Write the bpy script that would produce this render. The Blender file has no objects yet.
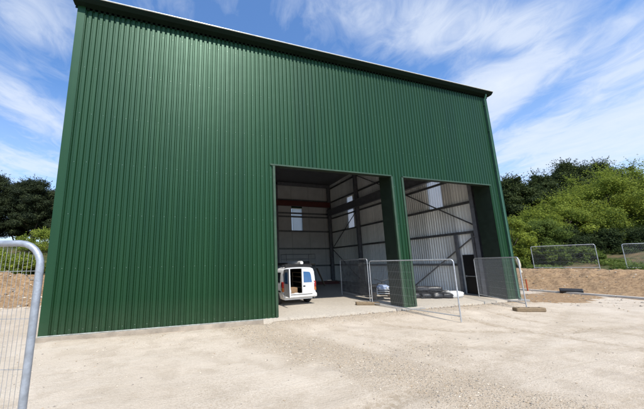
import bpy, math, random
import numpy as np
from mathutils import Vector, noise as mn
random.seed(7); rng = np.random.default_rng(7)
S = bpy.context.scene
COL = S.collection
PI = math.pi

# ------------------------------------------------------------------ helpers
class MB:
    """collects quads / tris of one mesh object"""
    def __init__(self): self.v = []; self.f = []; self.m = []; self.sm = []
    def add(self, vs, fs, mi=0, smooth=False):
        b = len(self.v); self.v += [tuple(map(float, p)) for p in vs]
        for f in fs: self.f.append(tuple(b + i for i in f)); self.m.append(mi); self.sm.append(smooth)
    def box(self, x0, x1, y0, y1, z0, z1, mi=0, bevel=0):
        if x0 > x1: x0, x1 = x1, x0
        if y0 > y1: y0, y1 = y1, y0
        if z0 > z1: z0, z1 = z1, z0
        b = min(bevel, (x1-x0)*.45, (y1-y0)*.45, (z1-z0)*.45)
        if b <= 0:
            self.add([(x0,y0,z0),(x1,y0,z0),(x1,y1,z0),(x0,y1,z0),(x0,y0,z1),(x1,y0,z1),(x1,y1,z1),(x0,y1,z1)],
                     [(0,3,2,1),(4,5,6,7),(0,1,5,4),(1,2,6,5),(2,3,7,6),(3,0,4,7)], mi); return
        def ring(z, i):
            return [(x0+i+b,y0+i,z),(x1-i-b,y0+i,z),(x1-i,y0+i+b,z),(x1-i,y1-i-b,z),(x1-i-b,y1-i,z),(x0+i+b,y1-i,z),(x0+i,y1-i-b,z),(x0+i,y0+i+b,z)]
        vs = ring(z0, b*.7) + ring(z0+b, 0) + ring(z1-b, 0) + ring(z1, b*.7)
        fs = [tuple(range(7,-1,-1)), tuple(range(24,32))]
        for r in range(3):
            for k in range(8):
                fs.append((r*8+k, r*8+(k+1)%8, r*8+8+(k+1)%8, r*8+8+k))
        self.add(vs, fs, mi)
    def obox(self, c, ax, half, mi=0):
        c = Vector(c); A = [Vector(a)*h for a, h in zip(ax, half)]
        vs = [c+A[0]*i+A[1]*j+A[2]*k for k in (-1,1) for j in (-1,1) for i in (-1,1)]
        self.add(vs, [(0,2,3,1),(4,5,7,6),(0,1,5,4),(1,3,7,5),(3,2,6,7),(2,0,4,6)], mi)
    def bar(self, p, q, w, h, mi=0):
        p = Vector(p); q = Vector(q); d = (q-p).normalized()
        s = d.cross(Vector((0,0,1)))
        if s.length < 1e-4: s = Vector((1,0,0))
        s.normalize(); u = s.cross(d)
        self.obox((p+q)/2, (d, s, u), ((q-p).length/2, w/2, h/2), mi)
    def tube(self, pts, r, n=8, mi=0, caps=True, closed=False):
        pts = [Vector(p) for p in pts]; N = len(pts)
        rs = r if hasattr(r, '__len__') else [r]*N
        t0 = (pts[1]-pts[0]).normalized()
        a = t0.cross(Vector((0,0,1)))
        if a.length < 1e-3: a = t0.cross(Vector((1,0,0)))
        a.normalize(); vs = []
        for i, p in enumerate(pts):
            t = (pts[min(i+1,N-1)]-pts[max(i-1,0)]).normalized()
            a = (a - t*a.dot(t)).normalized(); b = t.cross(a)
            for k in range(n):
                th = 2*PI*k/n
                vs.append(p + (a*math.cos(th)+b*math.sin(th))*rs[i])
        fs = [(i*n+k, i*n+(k+1)%n, (i+1)*n+(k+1)%n, (i+1)*n+k) for i in range(N-1) for k in range(n)]
        self.add(vs, fs, mi, True)
        if caps:
            self.add(vs[:n], [tuple(range(n-1,-1,-1))], mi); self.add(vs[-n:], [tuple(range(n))], mi)
    def lathe(self, prof, c, axis='z', n=20, mi=0):
        vs = []; N = len(prof)
        for r, h in prof:
            for k in range(n):
                th = 2*PI*k/n; a, b = r*math.cos(th), r*math.sin(th)
                vs.append({'z':(c[0]+a,c[1]+b,c[2]+h),'x':(c[0]+h,c[1]+a,c[2]+b),'y':(c[0]+b,c[1]+h,c[2]+a)}[axis])
        self.add(vs, [(i*n+k, i*n+(k+1)%n, (i+1)*n+(k+1)%n, (i+1)*n+k) for i in range(N-1) for k in range(n)], mi, True)
    def build(self, name, mats, parent=None):
        me = bpy.data.meshes.new(name); me.from_pydata(self.v, [], self.f)
        for m in (mats if isinstance(mats, (list, tuple)) else [mats]): me.materials.append(m)
        me.polygons.foreach_set('material_index', self.m); me.polygons.foreach_set('use_smooth', self.sm)
        me.update(); o = bpy.data.objects.new(name, me); COL.objects.link(o)
        if parent: o.parent = parent
        return o

def thing(name, label, cat, loc=(0,0,0), rz=0, group=None):
    o = bpy.data.objects.new(name, None); COL.objects.link(o); o.empty_display_size = .2
    o.location = loc; o.rotation_euler = (0, 0, rz); o['label'] = label; o['category'] = cat
    if group: o['group'] = group
    return o
def tag(o, label, cat, group=None, kind=None):
    o['label'] = label; o['category'] = cat
    if group: o['group'] = group
    if kind: o['kind'] = kind
    return o
def structure(o, label=None, cat=None):
    o['kind'] = 'structure'
    if label: o['label'] = label
    if cat: o['category'] = cat
    return o
def dup(root, loc, rz, label, group=None, scale=None):
    r = root.copy(); COL.objects.link(r); r.location = loc; r.rotation_euler = (0,0,rz); r['label'] = label
    if group: r['group'] = group
    if scale: r.scale = scale
    for ch in list(root.children):
        c = ch.copy(); COL.objects.link(c); c.parent = r
        for g in list(ch.children):
            d = g.copy(); COL.objects.link(d); d.parent = c
    return r

# ------------------------------------------------------------------ materials
def nt(name):
    m = bpy.data.materials.new(name); m.use_nodes = True
    n = m.node_tree; return m, n, n.nodes['Principled BSDF']
def N(t, typ, **kw):
    n = t.nodes.new(typ)
    for k, v in kw.items():
        if k.startswith('i_'): n.inputs[k[2:].replace('_',' ')].default_value = v
        else: setattr(n, k, v)
    return n
def ramp(t, fac, stops):
    r = t.nodes.new('ShaderNodeValToRGB'); e = r.color_ramp.elements
    while len(e) < len(stops): e.new(.5)
    for q, (p, c) in zip(e, stops):
        q.position = p; q.color = (c,c,c,1) if not hasattr(c,'__len__') else (*c[:3],1)
    t.links.new(fac, r.inputs[0]); return r.outputs[0]
def mix(t, fac, a, b, mode='MIX'):
    n = t.nodes.new('ShaderNodeMix'); n.data_type = 'RGBA'; n.blend_type = mode
    for sock, v in ((n.inputs[0], fac), (n.inputs[6], a), (n.inputs[7], b)):
        if isinstance(v, bpy.types.NodeSocket): t.links.new(v, sock)
        elif hasattr(v, '__len__'): sock.default_value = (*v[:3], 1)
        else: sock.default_value = v if sock.type == 'VALUE' else (v,v,v,1)
    return n.outputs[2]
def math_(t, op, a, b=None):
    n = t.nodes.new('ShaderNodeMath'); n.operation = op
    for sock, v in zip(n.inputs, (a, b)):
        if v is None: continue
        if isinstance(v, bpy.types.NodeSocket): t.links.new(v, sock)
        else: sock.default_value = v
    return n.outputs[0]
def noise_tex(t, scale, detail=4, rough=.55, vec=None, dist=0):
    n = N(t, 'ShaderNodeTexNoise'); n.inputs['Scale'].default_value = scale
    n.inputs['Detail'].default_value = detail; n.inputs['Roughness'].default_value = rough; n.inputs['Distortion'].default_value = dist
    if vec is not None: t.links.new(vec, n.inputs['Vector'])
    return n.outputs['Fac']
def objco(t, scale=None):
    c = t.nodes.new('ShaderNodeTexCoord').outputs['Object']
    if scale:
        m = t.nodes.new('ShaderNodeMapping'); m.inputs['Scale'].default_value = scale
        t.links.new(c, m.inputs['Vector']); return m.outputs[0]
    return c
def plain(name, col, rough=.6, metal=0, var=.18, vscale=6, bump=0, bscale=40, spec=.5, coat=0, stretch=None):
    m, t, b = nt(name); co = objco(t, stretch)
    f = noise_tex(t, vscale, 5, .6, co)
    c = mix(t, ramp(t, f, [(.3,0),(.7,1)]), [x*(1-var) for x in col], [min(1,x*(1+var)) for x in col])
    t.links.new(c, b.inputs['Base Color'])
    t.links.new(ramp(t, f, [(.3,max(0,rough-.07)),(.7,min(1,rough+.07))]), b.inputs['Roughness'])
    b.inputs['Metallic'].default_value = metal; b.inputs['Specular IOR Level'].default_value = spec
    if coat: b.inputs['Coat Weight'].default_value = coat; b.inputs['Coat Roughness'].default_value = .08
    if bump:
        bp = N(t, 'ShaderNodeBump'); bp.inputs['Strength'].default_value = bump; bp.inputs['Distance'].default_value = .02
        t.links.new(noise_tex(t, bscale, 4, .6, co), bp.inputs['Height']); t.links.new(bp.outputs[0], b.inputs['Normal'])
    return m

M = {}
def cladding(name, col, rough, dust=True):
    m, t, b = nt(name); co = objco(t)
    sh = N(t, 'ShaderNodeMapping'); sh.inputs['Scale'].default_value = (1, 1, .04); t.links.new(co, sh.inputs['Vector'])
    streak = noise_tex(t, 5.0, 4, .6, sh.outputs[0]); big = noise_tex(t, .5, 3, .5, co)
    sep = N(t, 'ShaderNodeSeparateXYZ'); t.links.new(co, sep.inputs[0])
    # sheets are 1 m wide: each sheet differs a touch in tone
    sid = math_(t, 'FLOOR', math_(t, 'ADD', sep.outputs[0], sep.outputs[1]))
    wn = N(t, 'ShaderNodeTexWhiteNoise', noise_dimensions='1D'); t.links.new(sid, wn.inputs['W'])
    c = mix(t, ramp(t, streak, [(.3,0),(.7,1)]), [x*.86 for x in col], [x*1.14 for x in col])
    c = mix(t, math_(t, 'MULTIPLY', wn.outputs['Value'], .30), c, [x*1.8 for x in col])
    if dust:   # pale splash dust along the foot of the sheets
        d = math_(t, 'MULTIPLY', ramp(t, sep.outputs[2], [(0,.22),(1,0)]), noise_tex(t, 3, 5, .7, co))
        c = mix(t, d, c, (.16,.15,.11))
    t.links.new(c, b.inputs['Base Color'])
    t.links.new(ramp(t, streak, [(.3,rough-.05),(.7,rough+.07)]), b.inputs['Roughness'])
    b.inputs['Specular IOR Level'].default_value = .56; b.inputs['Specular Tint'].default_value = (.54,1,.76,1)
    bp = N(t, 'ShaderNodeBump'); bp.inputs['Strength'].default_value = .5; bp.inputs['Distance'].default_value = .03
    t.links.new(big, bp.inputs['Height']); t.links.new(bp.outputs[0], b.inputs['Normal'])
    return m
M['green'] = cladding('green_coated_steel', (.0042,.0245,.0052), .47)
M['green_trim'] = cladding('green_trim_steel', (.0065,.030,.0085), .48)
M['flash'] = plain('green_flashing', (.030,.062,.032), .45, 0, .2, 3)
M['drip'] = plain('pale_drip_edge', (.42,.44,.40), .4, .2, .35, 7)
M['reveal'] = plain('dark_reveal_liner', (.009,.019,.010), .6, 0, .25, 4)
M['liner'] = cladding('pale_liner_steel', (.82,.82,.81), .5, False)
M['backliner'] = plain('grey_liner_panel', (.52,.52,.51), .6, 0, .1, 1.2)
M['steel'] = plain('grey_painted_steel', (.15,.155,.17), .5, .1, .25, 4)
M['galv'] = plain('galvanised_rail', (.16,.165,.17), .5, .5, .25, 6)
M['redsteel'] = plain('red_oxide_steel', (.10,.022,.016), .6, 0, .25, 4)
M['gutter'] = plain('dark_green_gutter', (.004,.012,.007), .8, 0, .2, 3, spec=.15)
M['lip'] = plain('bright_gutter_lip', (.75,.77,.76), .28, .3, .08, 5)
M['screw'] = plain('screw_head', (.30,.36,.30), .35, .6, .1, 5)
M['pipe_green'] = plain('green_downpipe', (.030,.095,.055), .4, 0, .15, 3)
M['concrete'] = plain('grey_concrete', (.30,.285,.26), .85, 0, .2, 3, .4, 60)
M['fence'] = plain('galvanised_tube', (.50,.52,.54), .42, .55, .16, 14)
M['fence_near'] = plain('galvanised_tube_weathered', (.36,.39,.43), .5, .45, .22, 16, .15, 90)
M['wire'] = plain('galvanised_wire', (.42,.43,.44), .45, .5, .15, 14)
M['wood'] = plain('weathered_timber', (.22,.16,.095), .85, 0, .35, 9, .5, 50, stretch=(1,6,6))
M['rubber'] = plain('black_rubber', (.022,.021,.02), .75, 0, .3, 12, .3, 70)
M['dustrubber'] = plain('dusty_rubber', (.16,.12,.085), .9, 0, .35, 10, .3, 60)
M['van'] = plain('white_van_paint', (.74,.75,.76), .3, 0, .05, 3, coat=.6)
M['vandirt'] = plain('scuffed_white_plastic', (.62,.61,.58), .45, 0, .15, 7)
M['black'] = plain('black_plastic', (.012,.012,.013), .45, 0, .2, 8)
M['inside'] = plain('dark_van_lining', (.03,.027,.025), .8, 0, .3, 5)
M['red_lens'] = plain('red_lens', (.32,.02,.015), .25, 0, .2, 20, coat=.5)
M['amber_lens'] = plain('amber_lens', (.40,.12,.03), .25, 0, .2, 20, coat=.5)
M['clear_lens'] = plain('clear_lens', (.6,.62,.65), .15, 0, .1, 20, coat=.5)
M['rim'] = plain('grey_wheel_rim', (.35,.36,.37), .4, .6, .15, 12)
M['blue'] = plain('pale_blue_plastic', (.30,.38,.55), .35, 0, .1, 5, coat=.3)
M['whitebag'] = plain('white_woven_sack', (.66,.66,.64), .75, 0, .12, 9, .5, 50)
M['blackbag'] = plain('black_polythene', (.014,.014,.016), .33, 0, .4, 7, .6, 22)
M['strap'] = plain('grey_strap', (.30,.30,.31), .6, 0, .15, 9)
M['orange'] = plain('orange_paint', (.36,.07,.025), .6, 0, .15, 9)
M['rag'] = plain('pale_cloth', (.52,.47,.36), .9, 0, .2, 12, .4, 40)
M['card'] = plain('brown_cardboard', (.26,.16,.085), .85, 0, .2, 8)
M['bark'] = plain('bark', (.075,.055,.04), .95, 0, .4, 5, .8, 14)
M['bark_grey'] = plain('grey_bark', (.10,.085,.07), .95, 0, .4, 5, .8, 14)
M['greypaint'] = plain('scaffold_tube', (.22,.22,.22), .5, .4, .2, 9)

def glass_mat():
    m, t, b = nt('blue_window_glass')  # glossy panes with a base colour mottled between two blues
    b.inputs['Base Color'].default_value = (.02,.12,.36,1); b.inputs['Roughness'].default_value = .08
    b.inputs['Specular IOR Level'].default_value = .8; b.inputs['Coat Weight'].default_value = .8
    f = noise_tex(t, 4, 3, .5, objco(t)); t.links.new(mix(t, f, (.02,.085,.22), (.045,.17,.38)), b.inputs['Base Color']); return m
M['bluewin'] = glass_mat()
M['darkwin'] = plain('dark_glass', (.01,.012,.015), .06, 0, .1, 3, coat=.5)
def translucent():
    m = bpy.data.materials.new('translucent_sheet'); m.use_nodes = True; t = m.node_tree; t.nodes.clear()
    o = N(t,'ShaderNodeOutputMaterial'); tr = N(t,'ShaderNodeBsdfTranslucent'); d = N(t,'ShaderNodeBsdfDiffuse'); mx = N(t,'ShaderNodeMixShader')
    f = noise_tex(t, 2, 4, .6, objco(t)); c = mix(t, f, (.86,.88,.87), (.94,.94,.92))
    t.links.new(c, tr.inputs[0]); t.links.new(c, d.inputs[0]); mx.inputs[0].default_value = .3
    t.links.new(tr.outputs[0], mx.inputs[1]); t.links.new(d.outputs[0], mx.inputs[2]); t.links.new(mx.outputs[0], o.inputs[0]); return m
M['skylight'] = translucent()

def leafmat(name, dark, light, trans=.35):
    m = bpy.data.materials.new(name); m.use_nodes = True; t = m.node_tree; t.nodes.clear()
    o = N(t,'ShaderNodeOutputMaterial'); a = N(t,'ShaderNodeAttribute', attribute_name='tint')
    c = mix(t, a.outputs['Fac'], dark, light)
    d = N(t,'ShaderNodeBsdfPrincipled'); t.links.new(c, d.inputs['Base Color']); d.inputs['Roughness'].default_value = .65; d.inputs['Specular IOR Level'].default_value = .12
    tr = N(t,'ShaderNodeBsdfTranslucent'); t.links.new(mix(t, .5, c, [x*1.3 for x in light]), tr.inputs[0])
    mx = N(t,'ShaderNodeMixShader'); mx.inputs[0].default_value = trans
    t.links.new(d.outputs[0], mx.inputs[1]); t.links.new(tr.outputs[0], mx.inputs[2]); t.links.new(mx.outputs[0], o.inputs[0]); return m
M['leaf_dark'] = leafmat('cypress_foliage', (.016,.028,.009), (.070,.092,.026), .2)
M['leaf_pine'] = leafmat('pine_foliage', (.012,.020,.010), (.055,.070,.028), .15)
M['leaf_bright'] = leafmat('fresh_green_leaves', (.065,.105,.020), (.34,.39,.06), .38)
M['leaf_mid'] = leafmat('mid_green_leaves', (.050,.085,.018), (.170,.220,.045), .32)
M['leaf_shade'] = leafmat('deep_green_leaves', (.018,.032,.012), (.060,.085,.026), .25)

# ------------------------------------------------------------------ camera, light, world
cam = bpy.data.cameras.new('camera'); co_ = bpy.data.objects.new('camera', cam); COL.objects.link(co_); S.camera = co_
F, PX, PY, YAW, PITCH, ROLL = 263.789, 265.366, 217.983, .291054, .171469, -.0171682
cam.sensor_fit = 'HORIZONTAL'; cam.sensor_width = 36; cam.lens = F/644*36
cam.shift_x = (322-PX)/644; cam.shift_y = (PY-204.5)/644
cam.clip_start = .05; cam.clip_end = 3000
fw = Vector((math.sin(YAW)*math.cos(PITCH), math.cos(YAW)*math.cos(PITCH), math.sin(PITCH)))
r0 = Vector((math.cos(YAW), -math.sin(YAW), 0)); u0 = r0.cross(fw)
r = r0*math.cos(ROLL)+u0*math.sin(ROLL); u = u0*math.cos(ROLL)-r0*math.sin(ROLL)
from mathutils import Matrix
co_.matrix_world = Matrix(((r.x,u.x,-fw.x,0),(r.y,u.y,-fw.y,-9.236),(r.z,u.z,-fw.z,1.9915),(0,0,0,1)))

AZ, EL = math.radians(2), math.radians(54)     # sun in front of the facade, almost square on
sd = Vector((math.sin(AZ)*math.cos(EL), -math.cos(AZ)*math.cos(EL), math.sin(EL)))
sl = bpy.data.lights.new('sun', 'SUN'); sl.energy = 4.6; sl.angle = math.radians(.53); sl.color = (1, .95, .87)
so = bpy.data.objects.new('sun', sl); COL.objects.link(so); so.rotation_euler = sd.to_track_quat('Z','Y').to_euler(); so.location = (10,-20,30)

W = bpy.data.worlds.new('World'); S.world = W; W.use_nodes = True; t = W.node_tree
bg = t.nodes['Background']; bg.inputs[1].default_value = .15
sky = N(t, 'ShaderNodeTexSky', sky_type='NISHITA', sun_disc=False, sun_elevation=EL, sun_rotation=PI-AZ, altitude=50, air_density=1.0, dust_density=.6, ozone_density=2.2)
g = t.nodes.new('ShaderNodeTexCoord').outputs['Generated']
sp = N(t, 'ShaderNodeSeparateXYZ'); t.links.new(g, sp.inputs[0])
zc = math_(t, 'MAXIMUM', math_(t, 'ADD', sp.outputs[2], .06), .03)
ca, sa = math.cos(math.radians(15)), math.sin(math.radians(15))
lat = math_(t, 'DIVIDE', math_(t,'SUBTRACT', math_(t,'MULTIPLY',sp.outputs[0],ca), math_(t,'MULTIPLY',sp.outputs[1],sa)), zc)
lon = math_(t, 'DIVIDE', math_(t,'ADD', math_(t,'MULTIPLY',sp.outputs[0],sa), math_(t,'MULTIPLY',sp.outputs[1],ca)), zc)
def cvec(sx, sy, off=0):
    c = N(t, 'ShaderNodeCombineXYZ'); t.links.new(math_(t,'MULTIPLY',lat,sx), c.inputs[0]); t.links.new(math_(t,'MULTIPLY',lon,sy), c.inputs[1]); c.inputs[2].default_value = off
    return c.outputs[0]
streak = noise_tex(t, 1, 6, .55, cvec(2.0, 1.0, 3.1), 1.0)
wisp = noise_tex(t, 1, 7, .62, cvec(5.0, 3.4, 8.0), 2.2)
puff = noise_tex(t, 1, 6, .55, cvec(1.7, 1.5, 1.7), .8)
# cirrus cover: banks of cloud (centre, half-widths along / across the wind, weight)
cover = None
for la, lo_, rl, ro, w in [(-.83,.87,.17,.16,.42),(-1.25,1.33,.17,.36,.40),(-1.95,2.1,.45,.5,.40),(.62,.86,.18,.16,.30),(.95,.88,.24,.13,.42),(1.25,1.16,.22,.24,.62),
                           (1.45,1.45,.12,.2,.25),(1.43,.80,.1,.12,.25),(1.72,1.02,.18,.2,.28),(2.2,1.5,.5,.6,.46),(3.1,1.9,.9,.6,.40),(.3,.83,.15,.1,.12),(.55,-1.2,.9,.7,.4),(-1.2,-1.4,.8,.9,.4),(2.4,-.6,.9,.8,.4),(1.57,1.22,.10,.18,-.22),(1.08,1.0,.09,.05,-.22)]:
    dx_ = math_(t,'DIVIDE', math_(t,'SUBTRACT', lat, la), rl); dy_ = math_(t,'DIVIDE', math_(t,'SUBTRACT', lon, lo_), ro)
    q_ = math_(t,'EXPONENT', math_(t,'MULTIPLY', math_(t,'ADD', math_(t,'MULTIPLY',dx_,dx_), math_(t,'MULTIPLY',dy_,dy_)), -.8))
    q_ = math_(t,'MULTIPLY', q_, w); cover = q_ if cover is None else math_(t,'ADD', cover, q_)
a = math_(t,'ADD', math_(t,'MULTIPLY',streak,.50), math_(t,'MULTIPLY',wisp,.48))
a = math_(t,'ADD', a, math_(t,'MULTIPLY',puff,.5))
a = math_(t,'ADD', math_(t,'SUBTRACT', a, .67), math_(t,'MULTIPLY', cover, 1.0))
dens = ramp(t, a, [(.12,0),(.28,.25),(.52,.75),(.80,.96)])
hz = ramp(t, sp.outputs[2], [(0,.75),(.10,.58),(.3,.22),(.5,0)])
dens2 = math_(t,'MAXIMUM', dens, hz)
skyc = mix(t, 1.0, sky.outputs[0], (.90,1.18,1.45), 'MULTIPLY')
t.links.new(mix(t, math_(t,'MULTIPLY',dens2,.92), skyc, (4.9,5.3,5.9)), bg.inputs[0])

vs = S.view_settings; vs.view_transform = 'Standard'; vs.look = 'None'; vs.gamma = 1; vs.exposure = .25; vs.use_curve_mapping = False
S.cycles.max_bounces = 10; S.cycles.diffuse_bounces = 8; S.cycles.sample_clamp_indirect = 6
S.cycles.use_denoising = True

# ------------------------------------------------------------------ ground
def ss(a, b, x):
    q = min(1, max(0, (x-a)/(b-a))); return q*q*(3-2*q)
def fbm(x, y, s, o=0): return mn.fractal(Vector((x*s, y*s, o)), .8, 2.0, 5)
def berm_foot(y): return 21.35 + .35*math.sin(y*.35+.5)
TRACKS = [[(14.5,-2.2),(11,-3.6),(8,-4.6),(5,-5.4),(1,-6.0)],[(15,-4.0),(11.5,-5.2),(8.4,-6.2),(5,-7.1),(1,-7.8)],[(9.9,-.6),(9.2,-3),(9.6,-5),(11,-7.5)],[(11.6,-.6),(10.9,-2.8),(11.3,-4.8),(12.8,-7.2)],[(4.2,-.4),(4.6,-2.4),(6.2,-4.2),(9.4,-5.6),(14,-6)],[(5.9,-.4),(6.2,-1.9),(7.6,-3.2),(10.2,-4.2),(14,-4.5)]]
def seg_d(px, py, pts):
    best = 9e9
    for (ax, ay), (bx_, by) in zip(pts, pts[1:]):
        dx, dy = bx_-ax, by-ay; q = max(0, min(1, ((px-ax)*dx+(py-ay)*dy)/(dx*dx+dy*dy)))
        best = min(best, math.hypot(px-ax-q*dx, py-ay-q*dy))
    return best
def track(x, y):
    if not (-2 < x < 16 and -9 < y < 0): return 0
    v = 0
    for i, p in enumerate(TRACKS):
        d = seg_d(x, y, p)+.06*mn.noise(Vector((x*1.1,y*1.1,i)))
        v = max(v, (1-ss(.10,.22,d))*(.45+.55*ss(-.2,.4,mn.noise(Vector((x*.5,y*.5,i+9))))))
    return v
def height(x, y):
    inside = (-4.0 < x < 15.8) and (-.35 < y < 17.0)
    h = 0.0
    if not inside:
        h += .022*fbm(x, y, .35) + .012*fbm(x, y, 1.7, 3) - .022*track(x, y)
        near = min(1, max(0, (-.3-y)/1.5)) if -4 < x < 16 and y < 0 else 1
        h = h*near + (.088 if 2.9 < x < 15.2 else .035+.05*fbm(x, y, 1.3, 11))*(1-near)
    else: h = -.05
    # right: earth bank up to a plateau, then a rise under the hedge
    bx = berm_foot(y); b = ss(bx, bx+3.5, x)
    bb = b*(1.1-b*.55); h += b*1.2 + bb*(.22*fbm(x, y, .9, 5) + .20*fbm(x, y, 2.6, 8)) - .12*ss(26, 29, x) + 1.6*ss(33, 46, x) + 2.0*ss(60,120,x)
    # left: bank climbing to the pines
    lx = 1-ss(-8.0, -4.6, x)
    h += lx*(ss(9, 34, y)*5.0 + 1.25*math.exp(-((x+12.3)/2.4)**2-((y-12.5)/2.6)**2)*(1+.55*fbm(x,y,.9)+.28*fbm(x,y,3.0,6)) + .18*ss(7,9,y)*(1+fbm(x,y,1.6,7)))
    if y > 60: h += ss(60, 140, y)*2.5*(1-lx)
    return h
def ticks(lo, hi, step, far, growth=1.22):
    a = list(np.arange(lo, hi+1e-6, step)); s = step; x = hi; R = []
    while x < far: s *= growth; x += s; R.append(x)
    s = step; x = lo; L = []
    while x > -far: s *= growth; x -= s; L.append(x)
    return L[::-1] + a + R
xs = ticks(-16, 27, .14, 900); ys = ticks(-9.5, 15.5, .14, 900)
V = [(x, y, height(x, y)) for y in ys for x in xs]; nx = len(xs)
Fc = [(j*nx+i, j*nx+i+1, (j+1)*nx+i+1, (j+1)*nx+i) for j in range(len(ys)-1) for i in range(nx-1)]
me = bpy.data.meshes.new('ground'); me.from_pydata(V, [], Fc)
for nm_ in ('dirt','veg','pebble','track'): me.attributes.new(nm_, 'FLOAT', 'POINT')
BAND = [(2.0,-.6),(2.6,-2.6),(3.6,-4.3),(4.4,-6.4),(5.2,-8)]
def pebble_amount(x, y):
    w = 1-ss(.35, 1.15, seg_d(x, y, BAND)+.35*fbm(x,y,1.1,2))
    e = (1-ss(.15, .9, abs(y+.45)+.2*fbm(x,y,2,4))) if 2.6 < x < 16 else 0
    return max(w, e*.9, ss(.25,.8,fbm(x,y,.33,9))*.55)
dv = []; vv = []; pv = []; tv = []
for x, y, z in V:
    d = ss(berm_foot(y)-1.2+.6*fbm(x,y,.7), berm_foot(y)-.2, x)
    if 13 < x < 22 and -4 < y < 5:   # strip of brown earth in front of the kerb
        d = max(d, ss(-.15,.5, 1-((x-17.8)/4.6)**2-((y-.35)/1.7)**2+.6*fbm(x,y,.5,1))*.8)
    lx = 1-ss(-8, -4.6, x)
    d = max(d, lx*ss(6.6, 8.4, y+.8*fbm(x,y,.4,2)))
    v = max(ss(29.5,33.5,x+1.5*fbm(x,y,.2,6)), lx*ss(15,19,y+2*fbm(x,y,.2,6)))
    if y > 24: v = max(v, ss(24,30,y))
    if y < -40 or x < -40: v = max(v, .8)
    tv.append(track(x, y)); dv.append(d); vv.append(v); pv.append(pebble_amount(x, y) if (-9 < x < 22 and -10 < y < 1) else .2)
for nm_, q_ in (('dirt',dv),('veg',vv),('pebble',pv),('track',tv)): me.attributes[nm_].data.foreach_set('value', q_)
me.polygons.foreach_set('use_smooth', [True]*len(Fc))
m, t, b = nt('limestone_yard'); co = objco(t)
aD = N(t,'ShaderNodeAttribute',attribute_name='dirt').outputs['Fac']; aV = N(t,'ShaderNodeAttribute',attribute_name='veg').outputs['Fac']; aP = N(t,'ShaderNodeAttribute',attribute_name='pebble').outputs['Fac']
n_big = noise_tex(t, .28, 5, .6, co); n_mid = noise_tex(t, 1.6, 6, .65, co, .4); n_fine = noise_tex(t, 22, 5, .7, co); n_grit = noise_tex(t, 95, 3, .7, co)
mp = N(t,'ShaderNodeMapping'); mp.inputs['Rotation'].default_value = (0,0,math.radians(-32)); mp.inputs['Scale'].default_value = (.35,3.2,1); t.links.new(co, mp.inputs['Vector'])
n_trk = noise_tex(t, 1, 5, .6, mp.outputs[0], .6)
c = mix(t, ramp(t, n_big, [(.35,0),(.65,1)]), (.525,.443,.345), (.60,.513,.41))
c = mix(t, ramp(t, n_mid, [(.48,0),(.62,.5)]), c, (.41,.335,.25))
c = mix(t, ramp(t, n_trk, [(.54,0),(.72,.35)]), c, (.64,.57,.475))
c = mix(t, ramp(t, n_trk, [(.26,.45),(.40,0)]), c, (.38,.30,.205))
c = mix(t, math_(t,'MULTIPLY',aP,.6), c, (.44,.345,.24))
loose = math_(t,'ADD', math_(t,'MULTIPLY', aP, .8), ramp(t, noise_tex(t, .45, 5, .6, co, .5), [(.42,.28),(.60,.7)])); loose.node.use_clamp = True
aT = N(t,'ShaderNodeAttribute',attribute_name='track').outputs['Fac']
c = mix(t, math_(t,'MULTIPLY', aT, ramp(t, noise_tex(t, 8, 3, .6, co), [(.44,.25),(.56,1)])), c, (.37,.295,.21))
damp = ramp(t, noise_tex(t, .55, 4, .55, co, .8), [(.60,0),(.70,.5)]); c = mix(t, damp, c, (.40,.335,.265))
vor = N(t,'ShaderNodeTexVoronoi'); vor.inputs['Scale'].default_value = 26; t.links.new(co, vor.inputs['Vector'])
stn = math_(t,'MULTIPLY', ramp(t, vor.outputs['Distance'], [(.18,1),(.36,0)]), ramp(t, math_(t,'ADD', math_(t,'MULTIPLY',n_mid,.5), math_(t,'MULTIPLY',aP,.6)), [(.3,.10),(.8,.85)]))
sc_ = N(t,'ShaderNodeSeparateColor'); t.links.new(vor.outputs['Color'], sc_.inputs[0])
c = mix(t, math_(t,'MULTIPLY', stn, loose), c, mix(t, sc_.outputs[0], (.34,.30,.25), (.74,.68,.58)))
c = mix(t, math_(t,'MULTIPLY', loose, ramp(t, n_fine, [(.36,.75),(.52,0)])), c, (.36,.285,.20))
c = mix(t, ramp(t, n_grit, [(.54,0),(.70,.6)]), c, (.72,.65,.54))
c = mix(t, math_(t,'MULTIPLY', loose, ramp(t, noise_tex(t, 60, 3, .75, co), [(.36,.85),(.48,0)])), c, (.24,.185,.125))
dc = mix(t, n_mid, (.28,.175,.09), (.42,.29,.165)); dc = mix(t, ramp(t, n_fine, [(.3,.7),(.5,0)]), dc, (.18,.12,.07)); dc = mix(t, ramp(t, n_grit, [(.58,0),(.7,.7)]), dc, (.50,.38,.26)); dc = mix(t, ramp(t, noise_tex(t, 7, 5, .7, co), [(.40,.75),(.54,0)]), dc, (.17,.105,.058))
edge = ramp(t, math_(t,'ADD', aD, math_(t,'MULTIPLY', math_(t,'SUBTRACT', n_mid, .5), .9)), [(.35,0),(.65,1)])
c = mix(t, edge, c, dc)
vc = mix(t, n_mid, (.025,.035,.010), (.085,.085,.03)); vc = mix(t, ramp(t, n_big, [(.5,0),(.62,.8)]), vc, (.17,.11,.06))
c = mix(t, ramp(t, math_(t,'ADD', aV, math_(t,'MULTIPLY', math_(t,'SUBTRACT', n_mid, .5), .8)), [(.35,0),(.65,1)]), c, vc)
t.links.new(c, b.inputs['Base Color']); b.inputs['Roughness'].default_value = .92; b.inputs['Specular IOR Level'].default_value = .2
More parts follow.
